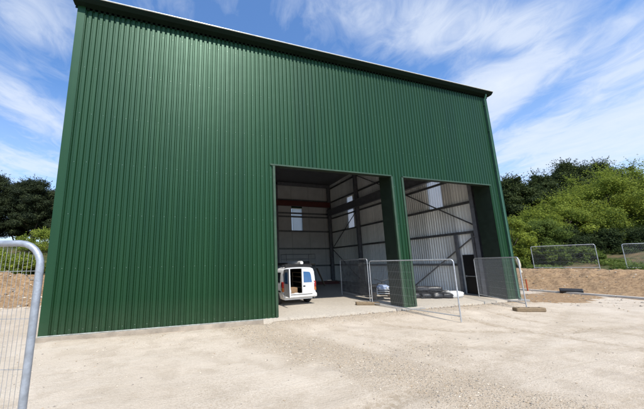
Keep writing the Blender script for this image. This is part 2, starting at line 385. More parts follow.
hh = math_(t,'ADD', math_(t,'MULTIPLY', n_fine, .55), math_(t,'MULTIPLY', n_grit, .25)); hh = math_(t,'ADD', hh, math_(t,'MULTIPLY', stn, .5)); hh = math_(t,'ADD', hh, math_(t,'MULTIPLY', n_trk, .7)); hh = math_(t,'ADD', hh, math_(t,'MULTIPLY', math_(t,'MULTIPLY',n_mid,aD), 3.0))
bp = N(t,'ShaderNodeBump'); bp.inputs['Strength'].default_value = .8; bp.inputs['Distance'].default_value = .035
t.links.new(hh, bp.inputs['Height']); t.links.new(bp.outputs[0], b.inputs['Normal'])
M['ground'] = m; me.materials.append(m); me.update()
go = bpy.data.objects.new('ground', me); COL.objects.link(go); structure(go, 'pale limestone yard with brown earth banks around it', 'ground')

# loose stones (nobody could count them)
def stone_mesh(pts, name, mats):
    base = [(1,0,0),(-1,0,0),(0,1,0),(0,-1,0),(0,0,1),(0,0,-1)]
    fs0 = [(0,2,4),(2,1,4),(1,3,4),(3,0,4),(2,0,5),(1,2,5),(3,1,5),(0,3,5)]
    vs = []; fs = []; mi = []
    for (x, y, z, s) in pts:
        b0 = len(vs); a = random.random()*6.28; ca, sa = math.cos(a), math.sin(a)
        sx, sy, sz = s*random.uniform(.7,1.4), s*random.uniform(.6,1.1), s*random.uniform(.4,.75)
        for p in base:
            px, py, pz = p[0]*sx*random.uniform(.7,1.2)+.25*s*random.uniform(-1,1), p[1]*sy*random.uniform(.7,1.2)+.25*s*random.uniform(-1,1), p[2]*sz
            vs.append((x+px*ca-py*sa, y+px*sa+py*ca, z+pz+sz*.35))
        fs += [tuple(b0+i for i in f) for f in fs0]; mi += [random.randrange(len(mats))]*8
    me = bpy.data.meshes.new(name); me.from_pydata(vs, [], fs)
    for m_ in mats: me.materials.append(m_)
    me.polygons.foreach_set('material_index', mi); me.update()
    o = bpy.data.objects.new(name, me); COL.objects.link(o); return o
st_m = [plain('limestone_chip', (.54,.47,.37), .9, 0, .15, 9), plain('tan_chip', (.40,.31,.21), .9, 0, .2, 9), plain('grey_chip', (.25,.22,.185), .9, 0, .2, 9)]
pts = []
def blocked(x, y): return (-3.95 < x < 15.7 and y > -.16)
while len(pts) < 9000:
    x = random.uniform(-6, 14); y = -9.5 + 9.4*random.random()**.8
    if blocked(x, y) or random.random() > pebble_amount(x, y)+.05: continue
    pts.append((x, y, height(x, y), random.choice([.005,.006,.007,.009,.011,.014,.02])))
for k in range(1700):        # rubble against the edge of the slab
    x = random.uniform(3.1, 15.5); y = -.13-abs(random.gauss(0,.13)); pts.append((x, y, height(x, y), random.uniform(.012,.048)))
for k in range(1500):       # stones on the banks
    x = random.uniform(14, 26); y = random.uniform(-4, 9)
    if x > 15.9: pts.append((x, y, height(x, y), random.choice([.012,.015,.02,.03,.05])))
for k in range(900):
    x = random.uniform(-18, -5); y = random.uniform(6.5, 17); pts.append((x, y, height(x, y), random.choice([.015,.02,.03,.05,.08,.12])))
so_ = stone_mesh(pts, 'gravel', st_m); tag(so_, 'loose limestone chips scattered over the yard and earth banks', 'gravel', kind='stuff')

k = MB(); prev = None
ky = [8,6,4,2.5,1,-1,-3,-6,-10,-16]
for a, c2 in zip(ky, ky[1:]):
    k.bar((21.05+.02*a,a,.05),(21.05+.02*c2,c2+.02,.05), .17, .10)
structure(k.build('kerb', plain('white_kerb', (.62,.59,.53), .9, 0, .12, 5)), 'pale concrete kerb along the foot of the brown earth bank', 'kerb')

# ------------------------------------------------------------------ shed
XL, XR, ZB, ZT, LINT, DEP = -3.833, 15.57, .12, 10.95, 5.7575, 16.75
J0, P0, P1, J1 = 3.10, 8.69, 9.19, 14.78          # door openings
shed = thing('industrial_shed', 'tall dark green corrugated steel shed with two open door bays', 'shed', ((XL+XR)/2, 0, 0))
shed_inv = Matrix.Translation(-shed.location)
def part(mb, name, mat, parent=shed):
    o = mb.build(name, mat, parent); o.matrix_parent_inverse = shed_inv if parent is shed else Matrix.Identity(4); return o
PITCH = .17
PROF = [(0,0),(.040,0),(.062,-.036),(.148,-.036)]      # trapezoidal ribs
def sheet_pts(a0, a1):
    q = []; k = math.floor(a0/PITCH)-1
    while k*PITCH < a1:
        for p, d in PROF: q.append((k*PITCH+p, d))
        k += 1
    def at(a):
        for (u0_, d0), (u1_, d1) in zip(q, q[1:]):
            if u0_ <= a <= u1_: return d0+(d1-d0)*(a-u0_)/(u1_-u0_+1e-9)
        return 0
    return [(a0, at(a0))] + [p for p in q if a0+1e-4 < p[0] < a1-1e-4] + [(a1, at(a1))]
def sheet(mb, a0, a1, z0, z1, off, axis='x', sgn=1, nz=1):
    """corrugated sheet running along x (facing -y for sgn 1) or along y (facing +x for sgn -1)"""
    pr = sheet_pts(a0, a1); n = len(pr)
    for i in range(nz):
        za, zb = z0+(z1-z0)*i/nz, z0+(z1-z0)*(i+1)/nz; vs = []
        for z in (za, zb):
            for a, d in pr: vs.append((a, off+sgn*d, z) if axis == 'x' else (off+sgn*d, a, z))
        mb.add(vs, [(j, j+1, n+j+1, n+j) for j in range(n-1)])
b = MB(); sheet(b, XL+.2, J0-.02, ZB, ZT, 0); part(b, 'front_cladding', M['green'])
b = MB(); sheet(b, J0-.02, XR-.12, LINT, ZT, 0); part(b, 'front_cladding', M['green'])
for a0, a1 in ((P0+.01, P1-.01), (J1+.01, XR-.12)):
    b = MB(); sheet(b, a0, a1, ZB, LINT, 0); part(b, 'pillar_cladding', M['green'])
# dark inner faces of the two door pillars
for a0, a1, dep in ((P0, P1, .80), (J1, 15.44, .80)):
    b = MB(); b.box(a0+.012, a1-.012, .02, dep, ZB+.004, LINT+.35); part(b, 'door_pillar', M['reveal'])
b = MB(); b.box(J0-.45, J0-.004, .02, .5, ZB+.004, LINT+.35); part(b, 'door_jamb', M['reveal'])
for a0, a1 in ((J0, P0+.005), (P1-.005, J1+.005)):
    b = MB(); b.box(a0, a1, .03, .32, LINT+.03, LINT+.55); part(b, 'door_lintel', M['reveal'])
# flashings
b = MB(); b.box(XL-.02, XL+.215, -.062, -.004, ZB, ZT-.05); b.box(XL-.02, XL-.004, -.004, .22, ZB, ZT-.05); part(b, 'corner_flashing', M['green_trim'])
b = MB(); b.box(XR-.125, XR+.02, -.064, -.004, ZB, ZT-.05); b.box(XR+.004, XR+.02, -.004, .22, ZB, ZT-.05); part(b, 'corner_flashing', M['green_trim'])
for a0, a1 in ((J0-.02, J0+.075), (P0-.085, P0+.012), (P1-.012, P1+.085)):
    b = MB(); b.box(a0, a1, -.066, .015, ZB+.02, LINT-.03); part(b, 'jamb_flashing', M['flash'])
for a0, a1 in ((J0-.12, P0-.06), (P1+.06, J1+.02)):
    b = MB(); b.box(a0, a1, -.078, -.050, LINT-.035, LINT+.02); part(b, 'drip_flashing', M['flash'])
for a0, a1 in ((XL-.02, J0+.07), (P0-.08, P1+.08), (J1-.07, XR+.02)):
    b = MB(); b.box(a0, a1, -.085, -.053, ZB-.022, ZB+.004); part(b, 'base_trim', M['drip'])
b = MB(); b.box(XL-.05, J0+.1, -.10, .3, -.3, ZB-.03, bevel=.01); part(b, 'plinth', plain('dusty_plinth', (.33,.28,.22), .9, 0, .3, 2, .4, 40))
for a0, a1 in ((P0-.35, P1+.3), (J1-.25, XR+.25)):
    b = MB(); b.box(a0, a1, -.28, .84, -.3, ZB-.028, bevel=.015); part(b, 'pillar_base', M['concrete'])
# eaves: half-round gutter with a bright rolled lip, downpipe
b = MB(); gx0, gx1, gz, gy, gr = XL-.12, XR+.18, 11.02, -.185, .15
arc = [(gy+gr, gz+.02), (gy+gr, gz-.15), (gy-gr+.10, gz-.14), (gy-gr+.03, gz-.07), (gy-gr, gz-.015), (gy-gr, gz+.02)]; n = len(arc)
vs = [(x, p[0], p[1]) for x in (gx0, gx1) for p in arc]
b.add(vs, [(i, i+1, n+i+1, n+i) for i in range(n-1)])
b.add([(gx0, *p) for p in arc], [tuple(range(n))]); b.add([(gx1, *p) for p in arc], [tuple(range(n-1,-1,-1))])
b.box(gx0+.02, gx1-.05, -.036, -.02, 10.78, 11.0)
gut = part(b, 'gutter', M['gutter'])
b = MB(); b.tube([(gx0, gy-gr-.004, gz+.005), (gx1, gy-gr-.004, gz+.005)], .022, 10); lo = b.build('gutter_lip', M['lip'], gut)
for i in range(22): x = XL+.3+i*.9; b = MB(); b.box(x-.012, x+.012, gy-gr+.02, gy+gr, gz-.012, gz-.004); b.build('gutter_bracket', M['steel'], gut)
b = MB(); b.tube([(15.36,-.2,10.92),(15.36,-.2,10.80),(15.36,-.10,10.62),(15.36,-.10,.22),(15.36,-.17,.13)], .042, 12); dp = part(b, 'downpipe', M['pipe_green'])
for z in (2.2,4.4,6.6,8.8,10.3): b = MB(); b.box(15.305,15.415,-.115,-.04,z-.02,z+.02); b.build('pipe_clip', M['pipe_green'], dp)
b = MB()
for z in (.24, 1.95, 3.58, 5.25, 6.9, 8.58, 10.3):
    a = math.floor(XL/PITCH)*PITCH+.105
    while a < XR-.15:
        ok = XL+.25 < a and not (z < LINT and (J0-.05 < a < P0+.05 or P1-.05 < a < J1+.05))
        if ok: b.obox((a, -.039, z+random.uniform(-.01,.01)), ((1,0,0),(0,1,0),(0,0,1)), (.0065,.005,.0065))
        a += PITCH*2
o = part(b, 'fixing_screw', M['screw']); o['kind'] = 'stuff'
# roof (falls a little to the back), side and rear walls
b = MB()
vs = []
pr = sheet_pts(XL-.05, XR+.15); n = len(pr)
for y, z in ((-.10, 11.06), (DEP+.2, 10.75)):
    for a_, d in pr: vs.append((a_, y, z-d))
b.add(vs, [(j, j+1, n+j+1, n+j) for j in range(n-1)])
part(b, 'roof', M['green_trim'])
b = MB(); b.add([(XL,0,10.93),(XR-.02,0,10.93),(XR-.02,DEP,10.66),(XL,DEP,10.66)], [(0,3,2,1)]); part(b, 'roof_lining', M['steel'])
b = MB(); sheet(b, 0, DEP, ZB, 10.8, XL, 'y', 1); part(b, 'side_cladding', M['green'])
b = MB(); sheet(b, 0, DEP, ZB, 10.8, XL+.14, 'y', 1); part(b, 'side_lining', M['liner'])
SK = [(3.2,4.2,5.28,8.1), (12.45,13.5,5.3,8.5)]       # translucent sheets in the right wall
DOORY = (1.62, 2.36)
for off, sg, nm, mt in ((XR, -1, 'side_cladding', M['green']), (XR-.12, -1, 'side_lining', M['liner'])):
    b = MB(); zt = 10.8
    segs = [(0, DOORY[0], [(ZB, zt)]), (DOORY[0], DOORY[1], [(2.28, zt)]), (DOORY[1], 3.2, [(ZB, zt)]), (3.2, 4.2, [(ZB,5.28),(8.1,zt)]), (4.2, 12.45, [(ZB,zt)]), (12.45, 13.5, [(ZB,5.3),(8.5,zt)]), (13.5, DEP, [(ZB,zt)])]
    for y0, y1, zz in segs:
        for z0, z1 in zz: sheet(b, y0, y1, z0, z1, off, 'y', sg)
    part(b, nm, mt)
for y0, y1, z0, z1 in SK:
    b = MB(); sheet(b, y0-.04, y1+.04, z0-.05, z1+.05, XR-.06, 'y', -1); part(b, 'skylight', M['skylight'])
b = MB()
for x0, x1, z0, z1 in ((XL, 10.8, ZB, 10.7), (10.8, 11.95, ZB, 5.3), (10.8, 11.95, 7.85, 10.7), (11.95, XR, ZB, 10.7)): sheet(b, x0, x1, z0, z1, DEP+.12, 'x', -1)
part(b, 'rear_cladding', M['green'])
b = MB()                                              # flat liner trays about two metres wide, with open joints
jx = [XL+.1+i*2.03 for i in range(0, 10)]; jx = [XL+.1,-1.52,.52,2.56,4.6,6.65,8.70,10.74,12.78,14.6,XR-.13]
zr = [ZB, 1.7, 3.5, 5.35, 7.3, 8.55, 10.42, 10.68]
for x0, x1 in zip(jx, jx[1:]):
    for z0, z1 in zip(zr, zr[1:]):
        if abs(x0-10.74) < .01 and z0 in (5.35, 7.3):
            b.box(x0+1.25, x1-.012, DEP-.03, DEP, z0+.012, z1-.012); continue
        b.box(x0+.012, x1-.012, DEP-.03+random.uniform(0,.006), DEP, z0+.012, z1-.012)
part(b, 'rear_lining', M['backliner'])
b = MB(); b.box(10.78, 11.98, DEP+.03, DEP+.04, 5.25, 7.9); part(b, 'skylight', M['skylight'])
# frame
def isec(mb, x, y, z0, z1, fw_, d, along='x'):
    t_ = .018
    if along == 'x':
        mb.box(x-d/2, x-d/2+t_, y-fw_/2, y+fw_/2, z0, z1); mb.box(x+d/2-t_, x+d/2, y-fw_/2, y+fw_/2, z0, z1); mb.box(x-d/2+t_, x+d/2-t_, y-.007, y+.007, z0, z1)
    else:
        mb.box(x-fw_/2, x+fw_/2, y-d/2, y-d/2+t_, z0, z1); mb.box(x-fw_/2, x+fw_/2, y+d/2-t_, y+d/2, z0, z1); mb.box(x-.007, x+.007, y-d/2+t_, y+d/2-t_, z0, z1)
for y in (1.12, 6.2, 11.4, 16.35):
    b = MB(); isec(b, XR-.45, y, ZB, 10.6, .2, .34, 'x'); part(b, 'column', M['steel'])
    b = MB(); isec(b, XL+.42, y, ZB, 10.6, .2, .34, 'x'); part(b, 'column', M['steel'])
    b = MB(); b.box(XL+.3, XR-.3, y-.1, y+.1, 10.25, 10.58); part(b, 'rafter', M['steel'])
for x in (2.4, 8.95):
    b = MB(); isec(b, x, DEP-.35, ZB, 10.55, .2, .3, 'y'); part(b, 'column', M['steel'])
def rail(p, q, w=.07, h=.14, mat='galv'):
    b = MB(); b.bar(p, q, w, h); part(b, 'wall_rail', M[mat])
for z in (3.55, 5.25, 6.78, 7.2, 8.62, 10.2): rail((XR-.235, .2, z), (XR-.235, DEP-.1, z))
rail((XR-.235, 2.6, 1.75), (XR-.235, DEP-.1, 1.75)); rail((XR-.235, .2, 1.75), (XR-.235, 1.44, 1.75))
for z in (1.7, 3.5, 5.35, 6.92, 7.3, 8.75, 10.42): rail((XL+.3, DEP-.10, z), (XR-.5, DEP-.10, z), .07, .17)
for z in (3.5, 5.35, 6.9, 8.6): rail((XL+.26, .2, z), (XL+.26, DEP-.1, z))
for z in (3.5, 5.35, 8.6): rail((XL+.3, .12, z) if z < LINT else (XL+.3,.12,z), (J0-.5, .12, z))
rail((J0-.5,.16,8.6),(XR-.5,.16,8.6)); rail((J0-.5,.16,7.2),(XR-.5,.16,7.2))
b = MB(); x = 14.82; isec_ = [(x-.12, x+.12, 7.62, 7.66), (x-.12, x+.12, 6.98, 7.02), (x-.01, x+.01, 7.02, 7.62)]
for x0, x1, z0, z1 in isec_: b.box(x0, x1, 2.2, DEP-.5, z0, z1)
part(b, 'crane_rail', M['steel'])
b = MB()
for y0, y1, z0, z1 in ((15.9, 16.12, 8.46, 8.5), (15.9, 16.12, 7.94, 7.98), (15.99, 16.03, 7.98, 8.46)): b.box(XL+.8, XR-.55, y0, y1, z0, z1)
part(b, 'crane_beam', M['redsteel'])
for p, q in (((6.1, 6.95), (1.15, 3.78)), ((6.1, .15), (1.15, 3.5)), ((11.45, 6.95), (16.3, 3.5)), ((11.45, .2), (16.3, 3.4)), ((6.3, 7.1), (11.3, 10.1))):
    b = MB(); b.tube([(XR-.32, p[0], p[1]), (XR-.32, q[0], q[1])], .04, 10); part(b, 'brace', M['galv'])
b = MB(); b.box(XR-.36, XR-.22, 2.42, 2.58, ZB, 3.46); b.box(XR-.36, XR-.22, 1.45, 1.58, ZB, 3.46); part(b, 'door_post', M['steel'])
b = MB(); b.box(XR-.16, XR-.10, DOORY[0]-.02, DOORY[1]+.02, ZB+.01, 2.30, bevel=.01); sdoor = part(b, 'side_door', M['black'])
b = MB(); b.tube([(XR-.2, DOORY[0]+.06, 1.1), (XR-.2, DOORY[1]-.06, 1.1)], .022, 8); b.box(XR-.2,XR-.155,DOORY[0]+.05,DOORY[0]+.11,1.05,1.15); b.box(XR-.2,XR-.155,DOORY[1]-.11,DOORY[1]-.05,1.05,1.15); b.build('push_bar', M['fence'], sdoor)
# floor slab
m, t, bs = nt('dusty_slab'); co = objco(t)
n1 = noise_tex(t, .7, 6, .65, co, .4); n2 = noise_tex(t, 14, 5, .65, co)
sep = N(t,'ShaderNodeSeparateXYZ'); t.links.new(co, sep.inputs[0])
dust = math_(t,'MULTIPLY', ramp(t, math_(t,'SUBTRACT', math_(t,'DIVIDE', sep.outputs[1], 9), math_(t,'MULTIPLY', math_(t,'SUBTRACT', n1,.5), .6)), [(.0,1),(.6,.25)]), .9)
c = mix(t, n1, (.27,.235,.20), (.36,.33,.29)); c = mix(t, dust, c, (.52,.46,.37)); c = mix(t, ramp(t, n2, [(.35,.4),(.52,0)]), c, (.25,.205,.16))
t.links.new(c, bs.inputs['Base Color']); bs.inputs['Roughness'].default_value = .85
bp = N(t,'ShaderNodeBump'); bp.inputs['Strength'].default_value = .4; bp.inputs['Distance'].default_value = .015; t.links.new(n2, bp.inputs['Height']); t.links.new(bp.outputs[0], bs.inputs['Normal'])
b = MB()                                              # broken front edge
fx = [J0-.5]; 
while fx[-1] < J1+.3: fx.append(fx[-1]+random.uniform(.12,.3))
fy = [-.13+random.uniform(-.05,.04) for _ in fx]
vs = [(x, y, ZB) for x, y in zip(fx, fy)] + [(x, .5, ZB) for x in fx] + [(x, y-.03, -.12) for x, y in zip(fx, fy)]; n = len(fx)
b.add(vs, [(i, i+1, n+i+1, n+i) for i in range(n-1)] + [(2*n+i, 2*n+i+1, i+1, i) for i in range(n-1)])
b.add([(XL+.05,.5,ZB),(XR-.05,.5,ZB),(XR-.05,DEP,ZB),(XL+.05,DEP,ZB)], [(0,1,2,3)])
structure(b.build('floor', m), 'dusty concrete floor slab inside the shed', 'floor')

# ------------------------------------------------------------------ mesh fence panels
def make_panel(L, H=2.0, r=.021, near=False, cr=.11, n=10):
    """local: origin at one leg's foot, panel runs along +x; parts returned as builders"""
    fr = MB(); pts = [(0,0,0)]
    for a in np.linspace(0, PI/2, 7): pts.append((cr-cr*math.cos(a), 0, H-cr+cr*math.sin(a)))
    for a in np.linspace(0, PI/2, 7): pts.append((L-cr+cr*math.sin(a), 0, H-cr+cr*math.cos(a)))
    pts.append((L,0,0)); fr.tube(pts, r, n)
    fr.tube([(0,0,.17),(L,0,.17)], r*.85, n)
    me_ = MB(); w = .0010 if not near else .0009
    k = .0385 if not near else .030
    x = k
    while x < L-.02: me_.box(x-w, x+w, -w, w, .17, H-(0 if cr < x < L-cr else cr*.35)); x += k
    zz = .17+.17
    while zz < H-.05: me_.box(.0, L, .0045-w*2, .0045+w*2, zz-w*1.6, zz+w*1.6); zz += .302
    return fr, me_
def fence_panel(p, q, z, label, group, near=False, H=2.0):
    L = math.hypot(q[0]-p[0], q[1]-p[1])
    o = thing('mesh_fence_panel', label, 'fence', (p[0], p[1], z), math.atan2(q[1]-p[1], q[0]-p[0]), group)
    f, w = make_panel(L, H, near=near, n=16 if near else 8, cr=.16 if near else .11)
    f.build('frame', M['fence_near' if near else 'fence'], o); w.build('wire_mesh', M['wire'], o)
    return o
GF = 'temporary mesh fence panels round the yard'
fence_panel((7.93,1.02), (8.60,-2.42), .03, 'silver mesh fence panel standing in front of the pillar between the two doors', GF)
fence_panel((14.55,1.15), (13.02,-1.70), .08, 'silver mesh fence panel across the right pillar, a pale rag on its corner', GF)
fp = fence_panel((8.40,1.78), (8.78,4.75), .14, 'mesh fence panel with dark netting, standing inside the left bay on the slab', GF)
nm_ = bpy.data.materials.new('debris_netting'); nm_.use_nodes = True; t = nm_.node_tree; t.nodes.clear()
o_ = N(t,'ShaderNodeOutputMaterial'); d_ = N(t,'ShaderNodeBsdfDiffuse'); tr_ = N(t,'ShaderNodeBsdfTransparent'); mx_ = N(t,'ShaderNodeMixShader'); d_.inputs[0].default_value = (.012,.013,.014,1)
t.links.new(ramp(t, noise_tex(t, 3, 4, .6, objco(t)), [(.3,.55),(.7,.85)]), mx_.inputs[0]); t.links.new(tr_.outputs[0], mx_.inputs[1]); t.links.new(d_.outputs[0], mx_.inputs[2]); t.links.new(mx_.outputs[0], o_.inputs[0])
b = MB(); vs = [(.03+2.93*i/16, -.03+.012*math.sin(i*1.7+j), .2+1.75*j/6+.01*math.sin(i*2.3)) for j in range(7) for i in range(17)]
b.add(vs, [(j*17+i, j*17+i+1, (j+1)*17+i+1, (j+1)*17+i) for j in range(6) for i in range(16)], 0, True); b.build('netting', nm_, fp)
e = Vector((-.95,.31,0)).normalized(); p0 = Vector((-.925,-7.108,0))
q0 = p0+e*3.45
fence_panel((q0.x,q0.y), (p0.x,p0.y), .12, 'close mesh fence panel with a thick grey post at the photo\'s left edge', GF, True, 2.035)
fy_ = [((28.7,6.3),(30.4,3.2),'pale mesh fence panel on top of the bank, closer to the shed corner'),((32.0,2.45),(33.9,-.5),'rightmost mesh fence panel, on the bank in front of the brown slope')]
for p, q, l in fy_: fence_panel(p, q, height(*p)-.02, l, GF, False, 1.95)
# foot blocks
def foot_block(c, d, L, w, h, label, mat, z=0):
    o = thing('fence_foot', label, 'fence foot', (c[0], c[1], z), math.atan2(d[1], d[0]), 'blocks weighing the fence panels down')
    b = MB(); b.box(-L/2, L/2, -w/2, w/2, 0, h, bevel=.025); b.build('block', mat, o)
    for s in (-.35,0,.35): b = MB(); b.lathe([(.03,0),(.032,.012),(.024,.012),(.022,.002)], (s*L, 0, h-.002), 'z', 10); b.build('socket', M['rubber'], o)
    return o
foot_block((12.86,-1.86), (1,-.4), 1.05, .26, .15, 'brown timber block at the foot of the fence beside the right pillar', M['wood'], -.01)
foot_block((7.75,1.12), (1,-.42), 1.0, .26, .13, 'dusty brown block on the slab edge left of the middle pillar', M['wood'], ZB)
foot_block((-.925,-7.108), (.31,.95), .7, .24, .13, 'grey rubber block under the post of the closest fence', M['rubber'], -.01)
foot_block((q0.x,q0.y), (.31,.95), .7, .24, .13, 'grey rubber block under the far-left end of the closest fence', M['rubber'], -.01)
for i, (p, q, l) in enumerate(fy_):
    foot_block(p, (1,.3), .7, .24, .12, ('small dark block under the far left leg of the bank-top fence', 'small dark block under the rightmost fence on the bank')[i], M['rubber'], height(*p)-.03)
# rag tied on the corner
b = MB(); cx, cy, cz = 13.06, -1.62, 2.02; pr = []
for i in range(9):
    z = cz-.07*i; rr = .07+.02*math.sin(i*1.9)+(.03 if i in (2,3) else 0)-.006*i; pr.append([(cx+.02*i*.4+rr*math.cos(a)*(1+.2*math.sin(3*a+i)), cy-.03-.004*i+rr*.7*math.sin(a), z) for a in np.linspace(0, 2*PI, 9)[:-1]])
vs = [p for row in pr for p in row]
b.add(vs, [(i*8+k, i*8+(k+1)%8, (i+1)*8+(k+1)%8, (i+1)*8+k) for i in range(8) for k in range(8)] + [tuple(range(8)), tuple(range(71,63,-1))], 0, True)
tag(b.build('rag', M['rag']), 'pale rag knotted round the top corner of the fence by the right pillar', 'rag')

# ------------------------------------------------------------------ van
VX, VY = 5.02, 2.25
van = thing('van', 'white panel van parked inside the left bay with one rear door open', 'van', (VX, VY, ZB), math.radians(6))
van.scale = (1,1,.935)
hw = .86
def prof(sw=1.0, top=1.80, sh=1.0):
    pts = [(-.80,.30),(-.855,.44),(-.865,.75),(-.86,1.02),(-.835,1.36),(-.80,1.62),(-.75,1.745),(-.62,1.80),(-.30,1.822)]
    pts = [(x*sw, .30+(z-.30)*(top-.30)/(1.822-.30)) for x, z in pts]
    return pts + [(0, pts[-1][1]+.004)] + [(-x, z) for x, z in pts[::-1]]
stations = [(0,.985,1.80),(.08,1,1.815),(1.0,1,1.83),(2.2,1,1.83),(3.0,.995,1.80),(3.35,.99,1.70),(3.75,.975,1.36),(3.98,.96,1.14),(4.3,.93,1.02),(4.42,.86,.86)]
b = MB(); R_ = [[(x, y, z) for x, z in prof(sw, tp)] for y, sw, tp in stations]; n = len(R_[0])
b.add([p for row in R_ for p in row], [(i*n+k, i*n+n+k, i*n+n+k+1, i*n+k+1) for i in range(len(R_)-1) for k in range(n-1)], 0, True)
b.add(R_[-1], [tuple(range(n))], 0)
op = [(-.74,.48),(-.745,.55),(-.76,.75),(-.765,1.0),(-.75,1.35),(-.725,1.58),(-.675,1.68),(-.56,1.72),(-.28,1.738),(0,1.74)]; op = op + [(-x, z) for x, z in op[-2::-1]]
b.add(R_[0] + [(x, .012, z) for x, z in op], [(k, k+1, n+k+1, n+k) for k in range(n-1)], 0)
b.box(-.72,.72,.1,4.3,.26,.33)
b.build('body', M['van'], van)
b = MB(); inn = [[(x*.985, y, .02+z*.985) for x, z in op] for y in (.014, 2.9)]
b.add(inn[0]+inn[1], [(k, n+k, n+k+1, k+1) for k in range(n-1)]); b.add(inn[1], [tuple(range(n))])
b.add([(-.73,.014,.49),(.73,.014,.49),(.73,2.9,.49),(-.73,2.9,.49)], [(0,1,2,3)]); b.build('load_space', M['inside'], van)
b = MB(); b.box(-.87,.87,-.11,.06,.36,.56,bevel=.04); bum = b.build('bumper', M['vandirt'], van)
b = MB(); b.box(-.6,.6,-.116,-.10,.50,.53,bevel=.004); b.build('step_pad', M['black'], bum)
b = MB()                                              # racking along the right side of the load space
for z in (.75,1.02,1.29,1.5): b.box(.28,.70,.3,2.2,z,z+.03)
for y in (.3,1.2,2.17): b.box(.28,.31,y,y+.03,.5,1.53)
b.build('racking', M['wood'], van)
# right rear door, closed
def door_leaf(sign):
    """outline of one rear door leaf in x,z; hinge on the outer side"""
    o_ = [(x, z) for x, z in op if x*sign >= -.001] if sign > 0 else [(x, z) for x, z in op if x <= .001]
    return o_
def leaf(outline, th=.045):
    b = MB(); n_ = len(outline); vs = [(x, -th, z) for x, z in outline]+[(x, .0, z) for x, z in outline]
    b.add(vs, [tuple(range(n_)), tuple(range(2*n_-1, n_-1, -1))]+[(i, n_+i, n_+(i+1)%n_, (i+1)%n_) for i in range(n_)]); return b
rd = leaf([(.12,1.73)]+[(x-.012, z-.012) for x, z in op[10:-1]]+[(.73,.49),(.12,.49)]).build('rear_door', M['van'], van)
def winmesh(x0, x1, z0, z1, y0, y1, inset):
    b = MB(); b.box(x0, x1, y0, y1, z0, z1, bevel=.02); return b
wq = MB(); ol = [(.20,1.06),(.64,1.06),(.60,1.40),(.555,1.54),(.47,1.575),(.20,1.59)]
def flatpoly(ol, y0, y1):
    b = MB(); n_ = len(ol); vs = [(x, y0, z) for x, z in ol]+[(x, y1, z) for x, z in ol]
    b.add(vs, [tuple(range(n_)), tuple(range(2*n_-1, n_-1, -1))]+[(i, n_+i, n_+(i+1)%n_, (i+1)%n_) for i in range(n_)]); return b
flatpoly(ol, -.052, -.043).build('window', M['bluewin'], rd)
b = MB(); b.box(.16,.28,-.066,-.042,.86,.92,bevel=.01); b.build('handle', M['black'], rd)
for z in (.62,1.0,1.5): b = MB(); b.box(.715,.765,-.06,-.02,z,z+.07); b.build('hinge', M['van'], rd)
# left rear door, swung open about its hinge
th = math.radians(-97)
ldo = leaf([(x+.745, z) for x, z in op[:10]]+[(.745,.48)]).build('rear_door', M['van'], van); ldo.location = (-.77,-.01,0); ldo.rotation_euler = (0,0,th); ldo['label'] = 'rear door standing open'
flatpoly([(.745-x, z) for x, z in ol[::-1]], -.052, -.043).build('window', M['bluewin'], ldo)
flatpoly([(.745-x, z) for x, z in ol[::-1]], -.002, .006).build('window', M['bluewin'], ldo)
b = MB(); b.box(.08,.68,-.004,.012,.55,.95,bevel=.006); b.build('inner_panel', M['vandirt'], ldo)
for sgn in (-1, 1):
    b = MB(); b.box(sgn*.762, sgn*.876, -.035, .13, .84, 1.12, bevel=.02); tl = b.build('tail_light', M['red_lens'], van)
    b = MB(); b.box(sgn*.764, sgn*.873, -.036, .10, .66, .835, bevel=.015); b.build('indicator', M['amber_lens'], tl)
    # side glazing
    def sidewin(y0, y1, nm):
        zs = [1.08, 1.36, 1.56]; b = MB(); rows = []
        for z in zs:
            xx = np.interp(z, [1.02,1.36,1.62], [.86,.835,.80])+.006
            rows.append([(sgn*xx, y, z) for y in (y0, y1)])
        b.add([p for r_ in rows for p in r_], [(0,1,3,2),(2,3,5,4)]); return b.build(nm, M['darkwin'], van)
    sidewin(.25, 1.15, 'side_window'); sidewin(1.35, 2.25, 'side_window'); sidewin(2.4, 3.1, 'cab_window')
    b = MB(); b.box(sgn*.868, sgn*.88, .2, 3.1, .62, .68, bevel=.005); b.build('side_strip', M['black'], van)
    b = MB(); b.box(sgn*.86, sgn*1.05, 3.02, 3.12, 1.05, 1.27, bevel=.03); b.build('mirror', M['black'], van)
    b = MB(); b.box(sgn*.50, sgn*.82, 4.28, 4.46, .66, .86, bevel=.04); b.build('headlight', M['clear_lens'], van)
    for wy in (.72, 3.55):
        b = MB(); b.lathe([(.20,-.09),(.29,-.105),(.315,-.07),(.32,0),(.315,.07),(.29,.105),(.20,.09)], (sgn*.79, wy, .32), 'x', 24); wl = b.build('wheel', M['rubber'], van)
        b = MB(); b.lathe([(.001,.055*sgn),(.06,.075*sgn),(.10,.05*sgn),(.17,.06*sgn),(.20,.088*sgn)], (sgn*.79, wy, .32), 'x', 24); b.build('rim', M['rim'], wl)
        b = MB(); b.tube([(sgn*.862, wy+.36*math.cos(q), .32+.36*math.sin(q)) for q in np.linspace(.05, PI-.05, 13)], .022, 6); b.build('wheel_arch', M['black'], van)
b = MB(); b.add([(-.70,3.38,1.66),(.70,3.38,1.66),(.80,3.80,1.30),(-.80,3.80,1.30)], [(0,1,2,3)]); b.build('windscreen', M['darkwin'], van).location = (0,.012,.012)
for y in (.35, 1.9):
    b = MB(); b.tube([(-.68,y,1.80),(-.66,y,1.90),(.66,y,1.90),(.68,y,1.80)], .016, 8); b.build('roof_bar', M['black'], van)
b = MB()
b.tube([(-.70,.06,1.93),(.70,.06,1.93)], .03, 8); b.box(-.72,.72,-.005,.05,1.80,1.90,bevel=.02); b.build('roof_rack', M['black'], van)
